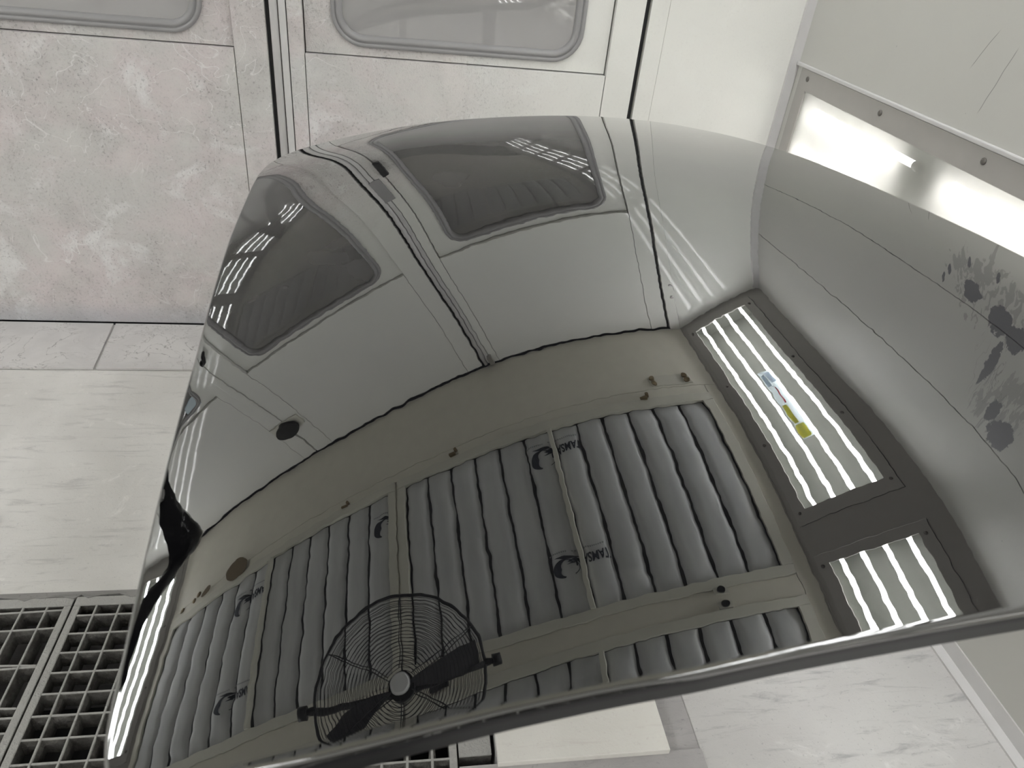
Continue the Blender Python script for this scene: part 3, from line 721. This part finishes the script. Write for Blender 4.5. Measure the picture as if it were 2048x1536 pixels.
def hood_mesh():
    x, y = XY[..., 0].ravel(), XY[..., 1].ravel(); z, zx, zy = hood_z(x, y)
    idx = np.arange(NU*NV).reshape(NU, NV)
    V = [np.c_[x, y, z]]
    faces = [(idx[i, j], idx[i+1, j], idx[i+1, j+1], idx[i, j+1]) for i in range(NU-1) for j in range(NV-1)]
    loop = np.r_[idx[:-1, 0], idx[-1, :-1], idx[:0:-1, -1], idx[0, :0:-1]]
    rad = np.r_[np.full(NU-1, LIPN), np.full(NV-1, LIPO), np.full(NU-1, LIPO), np.full(NV-1, LIPO)]
    k = 15; ker = np.ones(2*k+1)/(2*k+1); rad = np.convolve(np.r_[rad[-k:], rad, rad[:k]], ker, 'valid')
    P = V[0][loop]; N = np.c_[-zx, -zy, np.ones_like(zx)][loop]; N /= np.linalg.norm(N, axis=1)[:, None]
    t = np.roll(P, -1, 0)-np.roll(P, 1, 0); t[:, 2] = 0
    o = np.c_[t[:, 1], -t[:, 0], 0*t[:, 0]]; o /= np.linalg.norm(o, axis=1)[:, None]
    for _ in range(10): o = (np.roll(o, 1, 0)+2*o+np.roll(o, -1, 0))/4
    O = o-(o*N).sum(1)[:, None]*N; O /= np.linalg.norm(O, axis=1)[:, None]
    prev = loop; base = NU*NV
    def ring(Q):
        nonlocal prev, base
        V.append(Q); cur = base+np.arange(len(Q)); base += len(Q)
        n = len(Q)
        for a in range(n):
            b = (a+1) % n; faces.append((prev[b], prev[a], cur[a], cur[b]))
        prev = cur
    R = rad[:, None]
    for th in np.radians([4, 9, 15, 22, 30, 38, 46, 54, 62, 70, 78, 86, 94]):
        ring(P-N*R+R*(np.sin(th)*O+np.cos(th)*N))
    last = V[-1]
    nf = len(faces); ring(last-N*.003)
    lo = np.where(rad > .0068, .038, .024)[:, None]; lo = np.convolve(np.r_[lo[-k:, 0], lo[:, 0], lo[:k, 0]], ker, 'valid')[:, None]
    ring(last-N*lo-O*.003); ring(last-N*(lo+.003)-O*.007); ring(last-N*(lo+.002)-O*.024); ring(last-N*(lo-.002)-O*.036)
    me = bpy.data.meshes.new('outer_skin'); me.from_pydata(np.vstack(V).tolist(), [], [tuple(int(q) for q in f) for f in faces])
    me.materials.append(M['hood']); me.materials.append(M['under'])
    mi = np.zeros(len(me.polygons), int); mi[nf:] = 1; me.polygons.foreach_set('material_index', mi.tolist())
    me.polygons.foreach_set('use_smooth', [True]*len(me.polygons)); me.update()
    return me
LIPN, LIPO = .0075, .006
hz = float(hood_z(np.array([.25]), np.array([-1.45]))[0][0])
hood = thing('car_hood', (.25, -1.45, hz-.03), 'glossy black freshly painted car hood mirroring the whole spray booth', 'car hood')
place('outer_skin', hood_mesh(), hood)
# pressed inner panel under the skin
sx, sy = XY[::10, ::10, 0], XY[::10, ::10, 1]
mx_, my_ = cx_+(sx-cx_)*.93, cy_+(sy-cy_)*.93
zz, _, _ = hood_z(mx_.ravel(), my_.ravel()); a_, b_ = mx_.shape
vv = np.c_[mx_.ravel(), my_.ravel(), zz-.020-.012*(np.sin(mx_.ravel()*18)**2)*(np.sin(my_.ravel()*14)**2)]
me = bpy.data.meshes.new('inner_panel'); me.from_pydata(vv.tolist(), [], [(i*b_+j, i*b_+j+1, (i+1)*b_+j+1, (i+1)*b_+j) for i in range(a_-1) for j in range(b_-1)])
me.materials.append(M['under']); me.update(); place('inner_panel', me, hood)
# work stand under the hood
st = thing('work_stand', (.25, -1.4, 0), 'steel trestle stand under the black hood, covered by it', 'stand')
for x in (.02, .44):
    for ya, yb in ((-1.55, -1.45), (-1.10, -1.22)):
        zt = float(hood_z(np.array([x]), np.array([yb]))[0][0])-.045
        z0 = .031 if x > .2 else 0.0
        MB().cyl((x, ya, z0+.004), (x, yb, zt), .016, 10).build('leg', M['steel'], st)
        MB().box(x-.03, x+.03, ya-.03, ya+.03, z0+.0005, z0+.008, .002).build('foot', M['dark'], st)
        MB().box(x-.05, x+.05, yb-.03, yb+.03, zt-.004, zt+.010, .004).build('pad', M['dark'], st)
    MB().cyl((x, -1.505, .40), (x, -1.155, .40), .012, 8).build('brace', M['steel'], st)
for y in (-1.487, -1.170): MB().cyl((.02, y, .58), (.44, y, .58), .012, 8).build('brace', M['steel'], st)

# ------------------------------------------------------------------ fan hung under the ceiling
FC = Vector((-.765, -1.775, 2.437)); fr = Vector((.30, .015, .133)).normalized(); fu = Vector((.0, .33, -.05))
fu = (fu-fr*fu.dot(fr)).normalized(); fn = fr.cross(fu).normalized()   # fn points away from the hood or to it
if fn.z > 0: fn = -fn
FRAD = .325
fan = thing('cage_fan', (FC.x, FC.y, FC.z), 'black wire cage fan with pale hub hung under the filters, mirrored low in the hood', 'fan')
def circ(r, d, n=56): return [FC+fn*d+(fr*math.cos(2*PI*k/n)+fu*math.sin(2*PI*k/n))*r for k in range(n)]
MB().tube(circ(FRAD, 0), .0065, 8, True).build('guard_rim', M['wire'], fan)
for side in (1, -1):
    for k in range(20):
        r = .060+.0131*k
        MB().tube(circ(r, side*.085*math.sqrt(max(0, 1-(r/FRAD)**2.2)), 44), .0013, 4, True).build('guard_ring', M['wire'], fan)
    for k in range(6):
        a = 2*PI*k/6+.45
        pts = [FC+(fr*math.cos(a)+fu*math.sin(a))*r+fn*side*(.087*math.sqrt(max(0, 1-(r/FRAD)**2.2))) for r in [.05+(FRAD-.05)*q/8 for q in range(9)]]
        MB().tube(pts, .0020, 5).build('guard_spoke', M['wire'], fan)
MB().cyl(FC+fn*.075, FC+fn*.10, .038, 20, .030).build('hub', M['hub'], fan)
MB().cyl(FC+fn*.0, FC-fn*.15, .05, 18).build('motor', M['black'], fan)
for k in range(2):
    a0 = (math.radians(196), math.radians(2))[k]; m = MB(); rows = []
    for i in range(9):
        r = .04+(.305-.04)*i/8; half = .10+.09*math.sin(PI*min(1, (i+1.5)/9))
        row = []
        for j in range(7):
            t = 2*j/6-1; a = a0+t*half*1.35+.12*i/8
            row.append(m.bm.verts.new(FC+(fr*math.cos(a)+fu*math.sin(a))*r+fn*(t*.030+.004*math.cos(t*2))))
        rows.append(row)
    for i in range(8):
        for j in range(6): m.bm.faces.new((rows[i][j], rows[i][j+1], rows[i+1][j+1], rows[i+1][j])).smooth = True
    bmesh.ops.solidify(m.bm, geom=m.bm.faces[:], thickness=.003)
    m.build('blade', M['blade'], fan)
yk = [FC+fr*(FRAD+.02)*math.cos(a)-fn*.22*math.sin(a) for a in [PI*k/20 for k in range(21)]]
MB().tube(yk, .013, 8).build('yoke', M['black'], fan)
for s in (1, -1):
    k = MB().cyl(FC+fr*s*(FRAD-.004), FC+fr*s*(FRAD+.045), .012, 10); k.cyl(FC+fr*s*(FRAD+.030), FC+fr*s*(FRAD+.060), .024, 12)
    k.build('pivot_knob', M['black'], fan)
top = yk[10]; MB().cyl(top, (top.x, -1.655, H-.006), .016, 10).build('drop_pole', M['black'], fan)
MB().box(top.x-.05, top.x+.05, -1.695, -1.615, H-.018, H-.0005, .002).build('ceiling_flange', M['black'], fan)

# ------------------------------------------------------------------ black part drying on a stand at the left
OUT = [(-1.02, 1.45), (-1.026, 1.515), (-1.067, 1.538), (-1.1, 1.6), (-1.118, 1.705), (-1.144, 1.808), (-1.195, 1.779), (-1.257, 1.726), (-1.313, 1.689), (-1.386, 1.63), (-1.453, 1.586), (-1.531, 1.553), (-1.605, 1.542), (-1.67, 1.545)]
INN = [(-1.14, 1.43), (-1.149, 1.476), (-1.184, 1.498), (-1.221, 1.558), (-1.257, 1.614), (-1.275, 1.632), (-1.287, 1.638), (-1.33, 1.609), (-1.382, 1.553), (-1.442, 1.507), (-1.512, 1.485), (-1.594, 1.488), (-1.652, 1.504), (-1.69, 1.52)]
fe = thing('bumper_corner', (-1.3, -1.3, 1.45), 'glossy black crumpled bumper corner, mirrored as a black patch at the left hood edge', 'car part')
o_, i_ = resample(OUT, 40, 2), resample(INN, 40, 2); m = MB(); rows = []; rn = random.Random(3)
for k in range(40):
    row = []
    for j in range(9):
        t = j/8; p = o_[k]*(1-t)+i_[k]*t; w = math.sin(PI*t)
        row.append(m.bm.verts.new((-1.3+.05*w+(.010*math.sin(k*.9+j*1.3)+rn.uniform(-.004, .004))*w, p[0], p[1])))
    rows.append(row)
for k in range(39):
    for j in range(8): m.bm.faces.new((rows[k][j], rows[k][j+1], rows[k+1][j+1], rows[k+1][j])).smooth = True
bmesh.ops.recalc_face_normals(m.bm, faces=m.bm.faces)
bmesh.ops.solidify(m.bm, geom=m.bm.faces[:], thickness=.004)
m.build('skin', M['partblack'], fe)
MB().box(-1.30, -1.266, -1.15, -1.11, 1.472, 1.50, .003).build('bracket', M['steel'], fe)
ps = thing('parts_stand', (-1.28, -1.13, 0), 'slim steel stand holding the black bumper corner, outside the frame', 'stand')
MB().cyl((-1.28, -1.13, .02), (-1.28, -1.13, 1.47), .014, 10).build('pole', M['steel'], ps)
for k in range(3):
    a = 2*PI*k/3+.5; MB().cyl((-1.28, -1.13, .06), (-1.28+.3*math.cos(a), -1.13+.22*math.sin(a), .012), .012, 8).build('leg', M['steel'], ps)
